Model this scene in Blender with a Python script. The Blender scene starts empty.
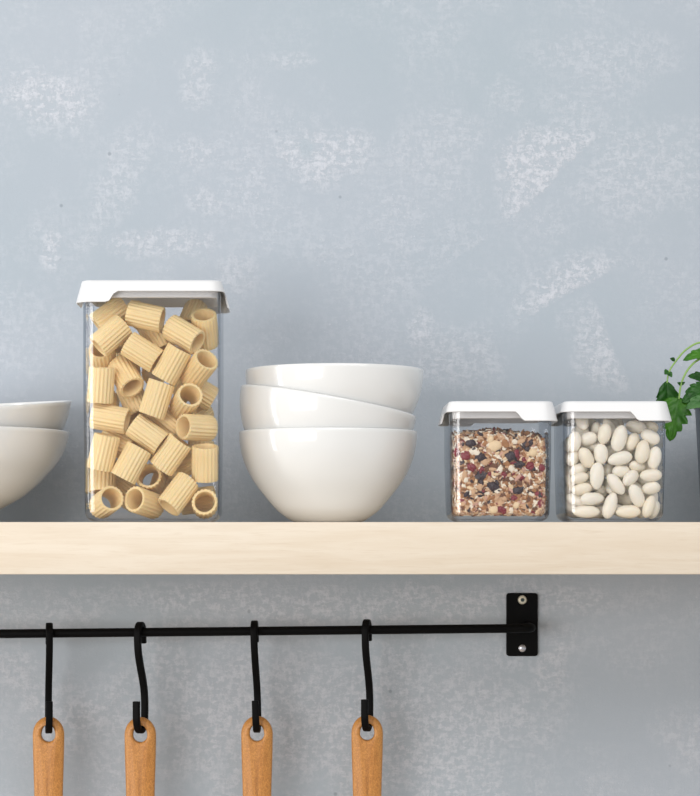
import bpy, bmesh, math, random
from mathutils import Vector, Matrix, Quaternion
R = math.radians
PI = math.pi
SC = bpy.context.scene
COL = SC.collection
EZ = 1.45                      # eye height above the floor (m)
ZT = EZ + .00375               # top of the shelf
WY = .24                       # face of the wall
def at(px, py, Y):             # where a point of the photograph lies at depth Y
    s = (1.5 + Y) / 2000
    return Vector(((px - 305) * s, Y, EZ + (527 - py) * s))

# ------------------------------------------------------------ camera, world, lights, exposure
cam = bpy.data.cameras.new('camera')
cam.sensor_fit = 'VERTICAL'; cam.sensor_height = 36; cam.lens = 36 * 2000 / 796
cam.shift_x = 45 / 796; cam.shift_y = 129 / 796
cam.clip_start = .05
co = bpy.data.objects.new('camera', cam); COL.objects.link(co)
co.location = (0, -1.5, EZ); co.rotation_euler = (R(90), 0, 0)
SC.camera = co

world = bpy.data.worlds.new('daylit_room'); SC.world = world
world.use_nodes = True
bg = world.node_tree.nodes['Background']
bg.inputs[0].default_value = (.945, .97, 1, 1); bg.inputs[1].default_value = .58

def area(name, loc, target, sx, sy, power, colour):
    l = bpy.data.lights.new(name, 'AREA'); l.shape = 'RECTANGLE'; l.size = sx; l.size_y = sy
    l.energy = power; l.color = colour
    o = bpy.data.objects.new(name, l); COL.objects.link(o)
    o.location = loc
    o.rotation_euler = (Vector(target) - Vector(loc)).to_track_quat('-Z', 'Y').to_euler()
    return o
area('window_light', (-1.75, -.30, EZ + .1), (0, .0, EZ), .28, 1.7, 13.5, (1, .985, .965))
area('low_fill_light', (-1.6, -2.4, EZ - .02), (0, .2, EZ), 1.8, 1.0, 41, (1, .985, .965))  # added soft fill from low front left for the lower wall, no window
area('high_fill_light', (.5, -1.85, EZ + 1.4), (.05, .2, EZ), 2.4, 1.2, 31, (1, .99, .98))  # added high front fill for wall and shelf top, no ceiling lamp

vs = SC.view_settings
SC.display_settings.display_device = 'sRGB'
vs.view_transform = 'Standard'; vs.look = 'None'; vs.gamma = 1; vs.use_curve_mapping = False
vs.exposure = -0.18
SC.cycles.transparent_max_bounces = 32
SC.cycles.max_bounces = 12

# ------------------------------------------------------------ helpers
def tag(o, label=None, cat=None, group=None, kind=None):
    if label: o['label'] = label
    if cat: o['category'] = cat
    if group: o['group'] = group
    if kind: o['kind'] = kind
    return o
def link(name, me, parent=None, loc=(0, 0, 0)):
    o = bpy.data.objects.new(name, me); COL.objects.link(o)
    if parent: o.parent = parent
    o.location = loc
    return o
def empty(name, loc):
    return link(name, None, None, loc)
def mesh(name, bm, mats, angle=40):
    bmesh.ops.recalc_face_normals(bm, faces=bm.faces)
    me = bpy.data.meshes.new(name); bm.to_mesh(me); bm.free()
    for m in (mats if isinstance(mats, (list, tuple)) else [mats]): me.materials.append(m)
    for p in me.polygons: p.use_smooth = True
    me.set_sharp_from_angle(angle=R(angle))
    return me
def loft(bm, rings, close=True, cap0=False, cap1=False, loop=False):
    vr = [[bm.verts.new(p) for p in r] for r in rings]
    n = len(rings[0])
    prs = list(zip(vr, vr[1:])) + ([(vr[-1], vr[0])] if loop else [])
    for a, b in prs:
        for i in range(n if close else n - 1):
            j = (i + 1) % n
            bm.faces.new((a[i], a[j], b[j], b[i]))
    if cap0: bm.faces.new(vr[0])
    if cap1: bm.faces.new(vr[-1])
    return vr
def lathe(bm, prof, n=96):
    rings = [[(r * math.cos(2 * PI * k / n), r * math.sin(2 * PI * k / n), z) for k in range(n)] for r, z in prof]
    return rings
def box(bm, lo, hi, bev=0, seg=2):
    r = bmesh.ops.create_cube(bm, size=1)
    c = [(a + b) / 2 for a, b in zip(lo, hi)]; s = [b - a for a, b in zip(lo, hi)]
    for v in r['verts']: v.co = Vector((v.co.x * s[0] + c[0], v.co.y * s[1] + c[1], v.co.z * s[2] + c[2]))
    if bev:
        es = list({e for v in r['verts'] for e in v.link_edges})
        bmesh.ops.bevel(bm, geom=es, offset=bev, segments=seg, profile=.5, affect='EDGES')
def tube(bm, pts, r, n=14, caps=True, up=Vector((.3, 1, .2))):
    pts = [Vector(p) for p in pts]
    rings = []; nrm = None
    for i, p in enumerate(pts):
        t = (pts[min(i + 1, len(pts) - 1)] - pts[max(i - 1, 0)]).normalized()
        if nrm is None: nrm = t.cross(up).normalized()
        nrm = (nrm - t * nrm.dot(t)).normalized(); b = t.cross(nrm)
        rr = r[i] if isinstance(r, (list, tuple)) else r
        rings.append([p + (nrm * math.cos(2 * PI * k / n) + b * math.sin(2 * PI * k / n)) * rr for k in range(n)])
    loft(bm, rings, cap0=caps, cap1=caps)
def smooth_path(ctrl, n=12):   # Catmull-Rom
    c = [Vector(p) for p in ctrl]; c = [c[0] * 2 - c[1]] + c + [c[-1] * 2 - c[-2]]
    out = []
    for i in range(1, len(c) - 2):
        for k in range(n):
            t = k / n
            out.append(.5 * (2 * c[i] + (c[i + 1] - c[i - 1]) * t + (2 * c[i - 1] - 5 * c[i] + 4 * c[i + 1] - c[i + 2]) * t * t
                             + (3 * c[i] - c[i - 1] - 3 * c[i + 1] + c[i + 2]) * t ** 3))
    return out + [c[-2]]
def rrect(a, b, r, n=8, m=6):  # rounded rectangle: list of (x, y, nx, ny), m extra points along each side
    out = []
    for cx, cy, a0 in ((a - r, b - r, 0), (-a + r, b - r, 90), (-a + r, -b + r, 180), (a - r, -b + r, 270)):
        arc = []
        for k in range(n + 1):
            t = R(a0 + 90 * k / n)
            arc.append((cx + r * math.cos(t), cy + r * math.sin(t), math.cos(t), math.sin(t)))
        out.append(arc)
    res = []
    for i in range(4):
        res += out[i]
        p, q = out[i][-1], out[(i + 1) % 4][0]
        for k in range(1, m + 1):
            f = k / (m + 1)
            res.append((p[0] + (q[0] - p[0]) * f, p[1] + (q[1] - p[1]) * f, p[2], p[3]))
    return res
def sstep(a, b, x):
    t = min(1, max(0, (x - a) / (b - a))); return t * t * (3 - 2 * t)

# ------------------------------------------------------------ materials
class NT:
    def __init__(self, name):
        self.m = bpy.data.materials.new(name); self.m.use_nodes = True
        self.t = self.m.node_tree; self.t.nodes.clear()
        self.out = self.t.nodes.new('ShaderNodeOutputMaterial')
    def n(self, typ, ins=None, **props):
        nd = self.t.nodes.new('ShaderNode' + typ)
        for k, v in props.items(): setattr(nd, k, v)
        for k, v in (ins or {}).items(): self.set(nd.inputs[k], v)
        return nd
    def set(self, sock, v):
        if isinstance(v, bpy.types.NodeSocket): self.t.links.new(v, sock)
        elif hasattr(v, 'outputs'): self.t.links.new(v.outputs[0], sock)
        else:
            if isinstance(v, tuple) and len(v) == 3 and sock.type == 'RGBA': v = (*v, 1)
            sock.default_value = v
    def math(self, op, a, b=None, c=None, clamp=False):
        nd = self.n('Math', operation=op, use_clamp=clamp)
        for i, v in enumerate((a, b, c)):
            if v is not None: self.set(nd.inputs[i], v)
        return nd.outputs[0]
    def mix(self, f, a, b, blend='MIX'):
        nd = self.n('Mix', data_type='RGBA', blend_type=blend)
        self.set(nd.inputs[0], f); self.set(nd.inputs[6], a); self.set(nd.inputs[7], b)
        return nd.outputs[2]
    def mr(self, v, a, b, c=0., d=1., smooth=True):
        nd = self.n('MapRange', interpolation_type='SMOOTHSTEP' if smooth else 'LINEAR')
        for k, x in zip((0, 1, 2, 3, 4), (v, a, b, c, d)): self.set(nd.inputs[k], x)
        return nd.outputs[0]
    def coords(self, scale=(1, 1, 1), rot=(0, 0, 0), kind='Object'):
        tc = self.n('TexCoord')
        mp = self.n('Mapping', {'Vector': tc.outputs[kind], 'Scale': scale, 'Rotation': rot})
        return mp.outputs[0]
    def noise(self, vec, scale, detail=4, rough=.55, dist=0):
        return self.n('TexNoise', {'Vector': vec, 'Scale': scale, 'Detail': detail, 'Roughness': rough, 'Distortion': dist}).outputs[0]
    def bsdf(self, col, rough=.5, bump=None, bs=.2, bd=.001, **kw):
        b = self.n('BsdfPrincipled', {'Base Color': col, 'Roughness': rough})
        for k, v in kw.items(): self.set(b.inputs[k.replace('_', ' ')], v)
        if bump is not None:
            bp = self.n('Bump', {'Height': bump, 'Strength': bs, 'Distance': bd})
            self.t.links.new(bp.outputs[0], b.inputs['Normal'])
        self.t.links.new(b.outputs[0], self.out.inputs[0])
        return self.m
def srgb(r, g, b):
    f = lambda c: c / 12.92 if c <= .04045 else ((c + .055) / 1.055) ** 2.4
    return (f(r / 255), f(g / 255), f(b / 255))

def plain(name, col, rough, var=.04, scale=60, **kw):
    t = NT(name)
    n = t.noise(t.coords(), scale, 3)
    dark = tuple(c * (1 - var) for c in col); lite = tuple(min(1, c * (1 + var)) for c in col)
    return t.bsdf(t.mix(n, dark, lite), rough, **kw)

def wall_material():
    t = NT('limewashed_plaster')
    tc = t.n('TexCoord').outputs['Object']
    base = srgb(178, 188, 196)
    big = t.noise(tc, 2.2, 3, .5)
    col = t.mix(t.mr(big, .3, .7), srgb(171, 182, 190), srgb(179, 186, 195))
    warm = t.noise(tc, 1.3, 2, .5)
    col = t.mix(t.mr(warm, .45, .75, 0., .5), col, srgb(182, 182, 194))
    # trowel flecks: dabs a few millimetres long, lying flat or slanting, in clouds
    v1 = t.n('Mapping', {'Vector': tc, 'Scale': (120, 1, 260), 'Rotation': (0, R(12), 0)}).outputs[0]
    v2 = t.n('Mapping', {'Vector': tc, 'Scale': (260, 1, 130), 'Rotation': (0, R(-40), 0)}).outputs[0]
    f1 = t.noise(v1, 1, 8, .72, .2); f2 = t.noise(v2, 1, 8, .72, .2)
    f3 = t.noise(tc, 420, 4, .7)
    cloud = t.noise(tc, 9, 6, .65)
    gen = t.mr(cloud, .38, .75)
    dv = t.math('MULTIPLY', t.math('SUBTRACT', t.noise(tc, 14, 6, .62), .5), 2.0)
    du = t.math('MULTIPLY', t.math('SUBTRACT', t.noise(t.n('Mapping', {'Vector': tc, 'Location': (3, 0, 5)}).outputs[0], 11, 6, .62), .5), 2.6)
    def patch(px, py, wu, wv, ang, s, edge=0, fine=0):
        c = at(px, py, WY); k = 1.74 / 2000
        p = t.n('VectorMath', {0: tc, 1: tuple(c)}, operation='SUBTRACT').outputs[0]
        a = R(ang); e1 = (math.cos(a) / (wu * k), 0, math.sin(a) / (wu * k)); e2 = (-math.sin(a) / (wv * k), 0, math.cos(a) / (wv * k))
        u = t.n('VectorMath', {0: p, 1: e1}, operation='DOT_PRODUCT').outputs['Value']
        v = t.n('VectorMath', {0: p, 1: e2}, operation='DOT_PRODUCT').outputs['Value']
        v = t.math('ADD', v, dv)
        u = t.math('ADD', u, t.math('MULTIPLY', du, .45) if edge else du)
        r2 = t.math('ADD', t.math('MULTIPLY', u, u), t.math('MULTIPLY', v, v))
        m = t.mr(r2, 0., 1., 1., 0.)
        if edge: m = t.math('MULTIPLY', m, t.mr(t.math('SUBTRACT', v, t.math('MULTIPLY', dv, .8)), -.03, .09))
        return t.math('MULTIPLY', m, s)
    P = [(40, 92, 62, 46, 0, .9), (70, 95, 40, 25, -8, .6), (118, 175, 95, 34, 62, .55), (205, 75, 26, 44, 0, .6), (200, 150, 30, 22, 0, .6),
         (206, 198, 24, 18, -20, .7), (318, 158, 62, 40, 0, .9), (52, 245, 18, 30, 0, .8), (165, 243, 65, 20, 5, .7), (240, 195, 18, 30, 20, .5),
         (425, 150, 80, 75, 0, .45), (300, 60, 40, 12, 0, .5), (660, 170, 80, 75, 0, .55), (590, 60, 90, 45, 0, .4), (505, 100, 30, 25, 0, .4),
         (428, 330, 24, 26, 10, .8), (455, 355, 60, 50, 30, .6), (395, 285, 80, 60, 0, .35), (20, 330, 90, 60, 0, .35), (235, 280, 40, 30, 60, .6),
         (445, 720, 110, 60, 5, .8), (500, 655, 80, 20, -8, .55), (552, 672, 22, 45, 0, .8), (330, 600, 200, 18, 0, .6), (60, 610, 90, 25, 12, .55),
         (250, 720, 120, 60, 0, .45), (100, 700, 70, 50, 0, .45), (690, 740, 40, 50, 0, .5), (620, 600, 70, 20, 5, .4), (300, 710, 340, 120, 0, .8), (300, 600, 330, 26, 0, .85)]
    E = [(562, 172, 88, 62, 45, 1.1), (570, 295, 86, 52, 30, 1.1), (470, 250, 60, 50, 40, .4)]
    tot = gen
    tot = t.math('MULTIPLY', gen, .55)
    for p in P: tot = t.math('MAXIMUM', tot, patch(*p))
    for p in E: tot = t.math('MAXIMUM', tot, patch(*p, edge=1))
    # the trowel edge that runs down to the right of the second stroke
    tot = t.math('MAXIMUM', tot, patch(612, 342, 70, 50, 113, .9, edge=1))
    fl = t.mr(t.math('ADD', t.math('MULTIPLY', f1, .55), t.math('MULTIPLY', f2, .45)), .45, .56)
    dens = t.math('MULTIPLY', tot, t.math('ADD', .16, t.math('MULTIPLY', fl, .95)))
    dens = t.math('MULTIPLY', dens, t.mr(f3, .3, .65, .55, 1.1))
    col = t.mix(t.math('MINIMUM', dens, 1.), col, srgb(206, 209, 216))
    # bare spot in the upper patch
    hole = patch(306, 150, 10, 16, 0, 1.0)
    col = t.mix(t.math('MULTIPLY', hole, .9), col, base)
    # scattered pale and dark specks
    sp = t.n('TexVoronoi', {'Vector': tc, 'Scale': 150.}).outputs['Distance']
    col = t.mix(t.math('MULTIPLY', t.mr(sp, .04, .1, 1., 0.), t.mr(cloud, .45, .6, 0., .45)), col, srgb(225, 226, 232))
    sp2 = t.n('TexVoronoi', {'Vector': tc, 'Scale': 23.}).outputs['Distance']
    col = t.mix(t.mr(sp2, .02, .05, .5, 0.), col, srgb(120, 130, 140))
    h = t.math('ADD', t.math('MULTIPLY', dens, .6), t.math('MULTIPLY', f3, .3))
    return t.bsdf(col, .85, h, .4, .0014)

def wood_material(name, a, b, c, scale, rough, grain=(1, 1, 1), speck=0, rot=(0, 0, 0)):
    t = NT(name)
    v = t.coords(grain, rot)
    n1 = t.noise(v, scale, 5, .6, .8); n2 = t.noise(v, scale * 5, 4, .65, .3); n3 = t.noise(v, scale * .3, 2)
    col = t.mix(t.mr(n1, .3, .7), a, b)
    col = t.mix(t.mr(n2, .5, .75, 0., .55), col, c)
    col = t.mix(t.mr(n3, .4, .7, 0., .35), col, b)
    if speck:
        s = t.noise(t.coords((1, 1, .6)), speck, 3, .7)
        col = t.mix(t.mr(s, .5, .64, 0., .38), col, c)
        col = t.mix(t.mr(s, .34, .46, .4, 0.), col, tuple(min(1, x * 1.35) for x in a))
    return t.bsdf(col, rough, n2, .08, .0004)

def clear_plastic(name, tint, edge):
    t = NT(name)
    lw = t.n('LayerWeight', {'Blend': .5}).outputs['Facing']
    f = t.math('POWER', lw, 3.)
    tr = t.n('BsdfTransparent', {'Color': t.mix(f, tint, edge)})
    gl = t.n('BsdfGlossy', {'Color': (1, 1, 1), 'Roughness': .03})
    fr = t.math('ADD', .04, t.math('MULTIPLY', t.math('POWER', lw, 5.), .75))
    mx = t.n('MixShader', {0: fr, 1: tr, 2: gl})
    t.t.links.new(mx.outputs[0], t.out.inputs[0])
    return t.m

M = {}
M['wall'] = wall_material()
M['shelf'] = wood_material('pale_birch', srgb(228, 216, 198), srgb(220, 205, 184), srgb(210, 192, 168), 9, .5, (1, 14, 14))
M['floor'] = wood_material('oak_boards', srgb(198, 180, 160), srgb(184, 164, 142), srgb(160, 140, 118), 5, .45, (6, .6, 1))
M['beech'] = wood_material('oiled_beech', srgb(214, 154, 84), srgb(192, 128, 62), srgb(140, 84, 38), 60, .42, (1, 1, .12), 1000)
M['porcelain'] = plain('white_porcelain', (.80, .80, .785), .13, .01, 20, Coat_Weight=.3, Coat_Roughness=.05)
M['lid'] = plain('white_plastic', (.77, .77, .77), .32, .01, 40)
M['seal'] = plain('grey_silicone', (.74, .73, .72), .5, .03, 40)
M['clear'] = clear_plastic('clear_plastic', (.985, .985, .99), (.34, .39, .45))
M['black'] = plain('black_powder_coat', (.0012, .0012, .0014), .6, .2, 300, Specular_IOR_Level=.12)
M['screw'] = plain('zinc_screw', (.62, .62, .66), .32, .05, 200, Metallic=.9)
M['brass'] = plain('brassy_washer', (.72, .66, .52), .35, .05, 200, Metallic=.6)
M['socket'] = plain('dark_socket', (.03, .05, .05), .5)
M['pot'] = plain('grey_zinc', srgb(112, 118, 126), .45, .12, 40, Metallic=.5)
M['soil'] = plain('dark_soil', (.03, .02, .012), .9, .5, 300)
def pasta_material(name, a, b):
    t = NT(name)
    oi = t.n('ObjectInfo').outputs['Random']
    n = t.noise(t.coords((1, 1, .25)), 160, 4, .6)
    col = t.mix(n, a, b)
    col = t.mix(t.math('MULTIPLY', oi, .5), col, srgb(246, 214, 154))
    return t.bsdf(col, .55, Subsurface_Weight=.25, Subsurface_Radius=(.006, .004, .002), Subsurface_Scale=.6)
M['pasta'] = pasta_material('durum_pasta', srgb(250, 227, 178), srgb(243, 209, 146))
def bean_material():
    t = NT('ivory_bean_skin')
    oi = t.n('ObjectInfo').outputs['Random']
    n = t.noise(t.coords(), 130, 3, .6)
    col = t.mix(t.mr(n, .3, .7), srgb(248, 242, 229), srgb(243, 233, 213))
    col = t.mix(t.mr(oi, .7, 1., 0., .3), col, srgb(238, 218, 178))
    return t.bsdf(col, .38, Subsurface_Weight=.2, Subsurface_Radius=(.004, .003, .002), Subsurface_Scale=.5)
M['bean'] = bean_material()
M['oat'] = plain('rolled_oat', srgb(208, 168, 130), .7, .22, 220)
M['oat_pale'] = plain('pale_oat', srgb(246, 230, 208), .7, .15, 220)
M['oat_brown'] = plain('toasted_oat', srgb(168, 116, 70), .7, .25, 220)
M['oat_dark'] = plain('toasted_bran', srgb(112, 70, 42), .7, .3, 220)
M['oat_pink'] = plain('rosy_flake', srgb(206, 160, 140), .7, .2, 220)
M['raisin'] = plain('raisin_skin', srgb(46, 26, 34), .42, .4, 200)
M['cranberry'] = plain('cranberry_skin', srgb(128, 26, 40), .35, .35, 220)
M['nut'] = plain('nut_flesh', srgb(238, 210, 168), .55, .12, 200)
def leaf_material(name, a, b, vein):
    t = NT(name)
    n = t.noise(t.coords(), 70, 4, .6)
    col = t.mix(t.mr(n, .35, .65), a, b)
    bs = t.n('BsdfPrincipled', {'Base Color': col, 'Roughness': .42})
    tl = t.n('BsdfTranslucent', {'Color': t.mix(.5, col, srgb(120, 190, 40))})
    mx = t.n('MixShader', {0: .28, 1: bs.outputs[0], 2: tl.outputs[0]})
    t.t.links.new(mx.outputs[0], t.out.inputs[0])
    return t.m
M['leaf'] = leaf_material('green_leaf', srgb(78, 140, 30), srgb(52, 112, 22), 0)
M['leaf_dark'] = leaf_material('deep_green_leaf', srgb(46, 104, 28), srgb(32, 80, 22), 0)
M['leaf_pale'] = leaf_material('pale_green_leaf', srgb(98, 146, 84), srgb(72, 124, 62), 0)
M['stem'] = plain('green_stem', srgb(140, 176, 92), .5, .1, 200)

# ------------------------------------------------------------ the setting
def slab(name, lo, hi, mat, bev=0):
    bm = bmesh.new(); box(bm, lo, hi, bev)
    return link(name, mesh(name, bm, mat))
tag(slab('wall_back', (-2.2, WY, 0), (2.2, WY + .12, 3.0), M['wall']), kind='structure')
tag(slab('floor', (-2.2, -3.2, -.06), (2.2, WY + .12, 0), M['floor']), kind='structure')
sh = slab('wall_shelf', (-.95, 0, EZ - .0356), (.95, WY, ZT), M['shelf'], .0009)
tag(sh, 'long pale birch shelf board on the blue-grey wall carrying bowls and jars', 'shelf')

# ------------------------------------------------------------ bowls
def sphere_bowl(R0, cz, base, ti, foot=.0):
    """outer profile: a hemisphere of radius R0 whose centre is the origin (rim plane), flattened on a foot ring"""
    pr = [(0.0001, -cz + .0035), (base * .72, -cz + .003), (base * .80, -cz), (base, -cz)]
    k = R0 / 88.4
    low = smooth_path([(base, 0, 0), (base + 4 * k, 0, 1.8 * k), (45.5 * k, 0, 7.6 * k), (54.2 * k, 0, 15.6 * k), (67.5 * k, 0, 31.6 * k)], 6)
    pr += [(p.x, p.z - cz) for p in low[2:]]
    for q in range(1, 21):
        a = math.asin(67.5 / 88.4); a += (PI / 2 - a) * q / 20
        pr.append((R0 * math.sin(a), -R0 * math.cos(a)))
    pr += [(R0 - ti * .15, .0007), (R0 - ti * .5, .001), (R0 - ti * .85, .0007)]
    Ri = R0 - ti
    for k in range(21):
        a = PI / 2 - (PI / 2 - .02) * k / 20
        pr.append((Ri * math.sin(a), max(-Ri * math.cos(a), -cz + .0055)))
    return pr
def build_bowl(name, prof, mat, n=128):
    bm = bmesh.new(); loft(bm, lathe(bm, prof, n), cap0=True, cap1=True)
    return mesh(name, bm, mat, 60)
s = 1.595 / 2000
RB = 89 * s
me = build_bowl('deep_bowl', sphere_bowl(RB, RB * 1.005, 33 * s, .0021), M['porcelain'])
c0 = at(328, 432, .095); c0.z = ZT + RB * 1.005
names = [(c0, 0, 'white round porcelain bowl standing on the shelf, bottom of the stack of three'),
         (c0 + Vector((.6 * s, 0, 30.5 * s)), 10.2, 'white porcelain bowl tilted to the right in the middle of the stack of three'),
         (c0 + Vector((6.4 * s, 0, 61.5 * s)), 0, 'white porcelain bowl sitting level on top of the stack of three')]
for c, tilt, lab in names:
    o = link('deep_bowl', me, None, c); o.rotation_euler = (0, R(tilt), 0)
    tag(o, lab, 'bowl', 'deep white bowls in the middle stack')

s = 1.625 / 2000
def wide_profile(k, ti):
    o = [(38, 0), (42, 0), (46, 2), (61, 13), (80, 23.5), (96, 36), (108, 48.5), (119, 61.5), (126, 76), (130, 90)]
    pts = smooth_path([(r, 0, z) for r, z in o[2:]], 4)
    pr = [(.02, 3), (34, 3), (36, 0)] + o[1:2] + [(p.x, p.z) for p in pts]
    inn = [(p.x - ti * .82, p.z + ti * .55) for p in pts]
    pr += [(129.5, 90.8), (128.6, 91)] + [(x, z) for x, z in reversed(inn) if z < 90] + [(.02, inn[0][1])]
    return [(r * k, z * k) for r, z in pr]
me = build_bowl('wide_bowl', wide_profile(s, 2.3), M['porcelain'])
c = at(-61, 0, .125); c.z = ZT
o = link('wide_bowl', me, None, c)
tag(o, 'wide white bowl at the left end of the shelf, lower of the pair', 'bowl', 'wide white bowls at the left end')
rc = at(-58.5, 409, .1285)
o = link('wide_bowl', me, None, (0, 0, 0))
rot = Matrix.Rotation(R(-3.2), 4, 'Y') @ Matrix.Rotation(R(4.6), 4, 'X')
o.matrix_world = Matrix.Translation(rc) @ rot @ Matrix.Translation((0, 0, -90 * s))
tag(o, 'wide white bowl tilted inside the lower one at the left end of the shelf', 'bowl', 'wide white bowls at the left end')

# ------------------------------------------------------------ lidded jars
def jar(name, label, px0, px1, yf, depth, top, flip, lob_f, rim, lobe):
    s = (1.5 + yf) / 2000
    x0, x1 = (px0 - 305) * s, (px1 - 305) * s
    a, b = (x1 - x0) / 2, depth / 2
    root = empty(name, ((x0 + x1) / 2, yf + b, ZT))
    tag(root, label, 'jar', 'clear lidded storage jars on the shelf')
    H = top - .003
    bm = bmesh.new(); rr = .0085; rings = []
    def ring(inset, z, r): return [(x, y, z) for x, y, *_ in rrect(a - inset, b - inset, max(r, .001), 8, 3)]
    for k in range(7):
        f = PI / 2 * k / 6; rings.append(ring(.0075 * (1 - math.sin(f)) + .0012, .0075 * (1 - math.cos(f)) + .0004, rr - .0075 * (1 - math.sin(f)) * .8))
    rings.append(ring(.0, H * .55, rr)); rings.append(ring(.0, H, rr)); rings.append(ring(.0017, H, rr - .0017)); rings.append(ring(.0017, H * .55, rr - .0017))
    for k in range(7):
        f = PI / 2 * (1 - k / 6); rings.append(ring(.0050 * (1 - math.sin(f)) + .0018, .0050 * (1 - math.cos(f)) + .0020, max(.002, rr - .0017 - .006 * (1 - math.sin(f)))))
    loft(bm, rings, cap0=True, cap1=True)
    link('body', mesh('jar_body', bm, M['clear'], 50), root)
    # lid: a plate with a flaring skirt that drops into a grip at two opposite corners
    la, lb = a + .0012, b + .0012
    pr = rrect(la, lb, .009, 8, 26)
    def drop(x, y):
        if flip: x = -x
        fr = sstep(la - lob_f - .006, la - lob_f + .001, x) if y < 0 else 0     # along the front, near the right corner
        bk = sstep(la - lob_f - .006, la - lob_f + .001, -x) if y > 0 else 0
        if y < 0 and x > 0: fr *= sstep(-lb + .062, -lb + .052, y)
        if y > 0 and x < 0: bk *= sstep(-lb + .062, -lb + .052, -y)
        return rim + (lobe - rim) * max(fr, bk)
    def lr(off, zf, below=True):
        out = []
        for x, y, nx, ny in pr:
            d = drop(x, y); z = zf(d); out.append((x + nx * off(d), y + ny * off(d), top + z))
        return out
    rings = [lr(lambda d: -.004, lambda d: 0), lr(lambda d: -.0016, lambda d: 0), lr(lambda d: -.0005, lambda d: -.0004), lr(lambda d: 0, lambda d: -.0014)]
    for k in range(1, 7): rings.append(lr(lambda d, k=k: (d * k / 6) * .25, lambda d, k=k: -.0014 - (d - .0014) * k / 6))
    rings.append(lr(lambda d: d * .25 - .0005, lambda d: -d - .0004)); rings.append(lr(lambda d: d * .25 - .0013, lambda d: -d))
    rings.append(lr(lambda d: -.0006, lambda d: -.0034)); rings.append(lr(lambda d: -.0022, lambda d: -.0028))
    bm = bmesh.new(); loft(bm, rings, cap0=True, cap1=True)
    lid = link('lid', mesh('jar_lid', bm, M['lid'], 55), root)
    bm = bmesh.new()
    def sr(inset, z): return [(x, y, z) for x, y, *_ in rrect(a - inset, b - inset, .0075, 8, 3)]
    loft(bm, [sr(.0021, top - .003), sr(.0021, top - .0115), sr(.0029, top - .0130), sr(.0042, top - .0132), sr(.0046, top - .0118), sr(.0046, top - .003)], loop=True)
    link('seal', mesh('lid_seal', bm, M['seal']), lid)
    return root
jar('storage_jar', 'tall clear jar with white lid full of ridged pasta tubes', 82, 220, .03, .075, .1852, True, .022, .0085, .0170)
jar('storage_jar', 'short clear jar with white lid half full of oat granola', 450.5, 552.5, .03, .078, .0926, False, .024, .0080, .0150)
jar('storage_jar', 'short clear jar with white lid holding ivory beans, beside the plant', 565.5, 667, .03, .078, .0926, False, .024, .0080, .0150)

# centres (mm; z above the shelf) and axes of the tubes, then centres, turns and half sizes of the beans
PASTA = [(-151.8,63.7,161.6, 0.806,0.125,0.578),
 (-123.6,48.9,159.4, 0.969,-0.099,-0.226),
 (-149.9,45.4,144.1, 0.714,0.216,0.666),
 (-89.2,84.0,161.2, 0.202,0.744,0.638),
 (-77.9,60.7,150.4, -0.061,-0.620,0.782),
 (-93.7,46.6,144.9, 0.803,-0.325,-0.499),
 (-125.8,45.7,131.3, 0.844,-0.039,-0.536),
 (-158.1,66.4,127.4, -0.027,-0.825,0.565),
 (-139.3,54.6,113.4, 0.421,-0.573,-0.703),
 (-103.0,43.7,121.9, 0.488,-0.085,0.869),
 (-82.4,50.1,118.2, 0.489,-0.685,0.540),
 (-116.8,66.9,144.9, 0.472,-0.321,-0.821),
 (-157.5,44.4,105.9, 0.075,-0.132,0.988),
 (-134.3,71.4,95.6, 0.392,-0.315,-0.864),
 (-114.7,45.3,95.0, 0.301,-0.025,0.953),
 (-92.2,49.1,93.7, 0.300,-0.903,0.307),
 (-83.7,72.4,103.1, 0.848,0.137,-0.512),
 (-150.9,49.4,80.4, 0.980,-0.089,-0.179),
 (-122.2,47.3,68.1, 0.809,-0.036,-0.587),
 (-108.7,65.8,78.9, 0.769,-0.106,-0.630),
 (-83.8,49.2,73.3, 0.738,0.675,-0.012),
 (-103.8,46.6,52.3, 0.586,-0.108,0.803),
 (-134.1,43.0,45.5, 0.478,0.034,0.878),
 (-155.6,44.2,53.9, 0.235,-0.124,0.964),
 (-158.2,65.8,36.2, 0.020,0.247,0.969),
 (-77.3,48.8,45.7, 0.019,-0.270,0.963),
 (-120.7,64.2,33.7, -0.055,-0.984,0.170),
 (-143.3,83.1,23.4, 0.826,-0.193,-0.530),
 (-124.4,50.3,15.1, -0.518,-0.833,0.196),
 (-98.0,46.4,21.8, 0.554,0.320,0.768),
 (-154.1,49.2,15.4, 0.397,-0.891,0.220),
 (-77.7,51.8,14.1, 0.040,-0.993,0.107),
 (-94.2,71.4,46.5, 0.768,-0.474,0.431),
 (-145.4,63.5,60.4, 0.799,-0.456,-0.391),
 (-144.3,86.2,70.1, 0.447,-0.615,0.650),
 (-93.5,91.7,109.5, 0.749,0.043,0.662),
 (-119.4,89.8,62.9, -0.586,-0.012,-0.810),
 (-117.7,82.0,121.4, 0.069,0.923,0.379),
 (-149.7,89.6,149.5, 0.245,-0.141,-0.959),
 (-88.5,86.7,83.0, -0.705,-0.493,-0.510),
 (-84.6,78.3,17.2, -0.989,0.083,-0.119),
 (-113.8,90.2,26.8, -0.315,0.017,-0.949),
 (-140.9,89.9,120.5, 0.130,-0.176,-0.976),
 (-157.2,78.8,91.0, 0.037,-0.862,-0.506),
 (-129.0,85.4,161.7, -0.370,-0.894,0.255),
 (-84.2,90.9,52.2, 0.143,-0.087,0.986)]
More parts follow.
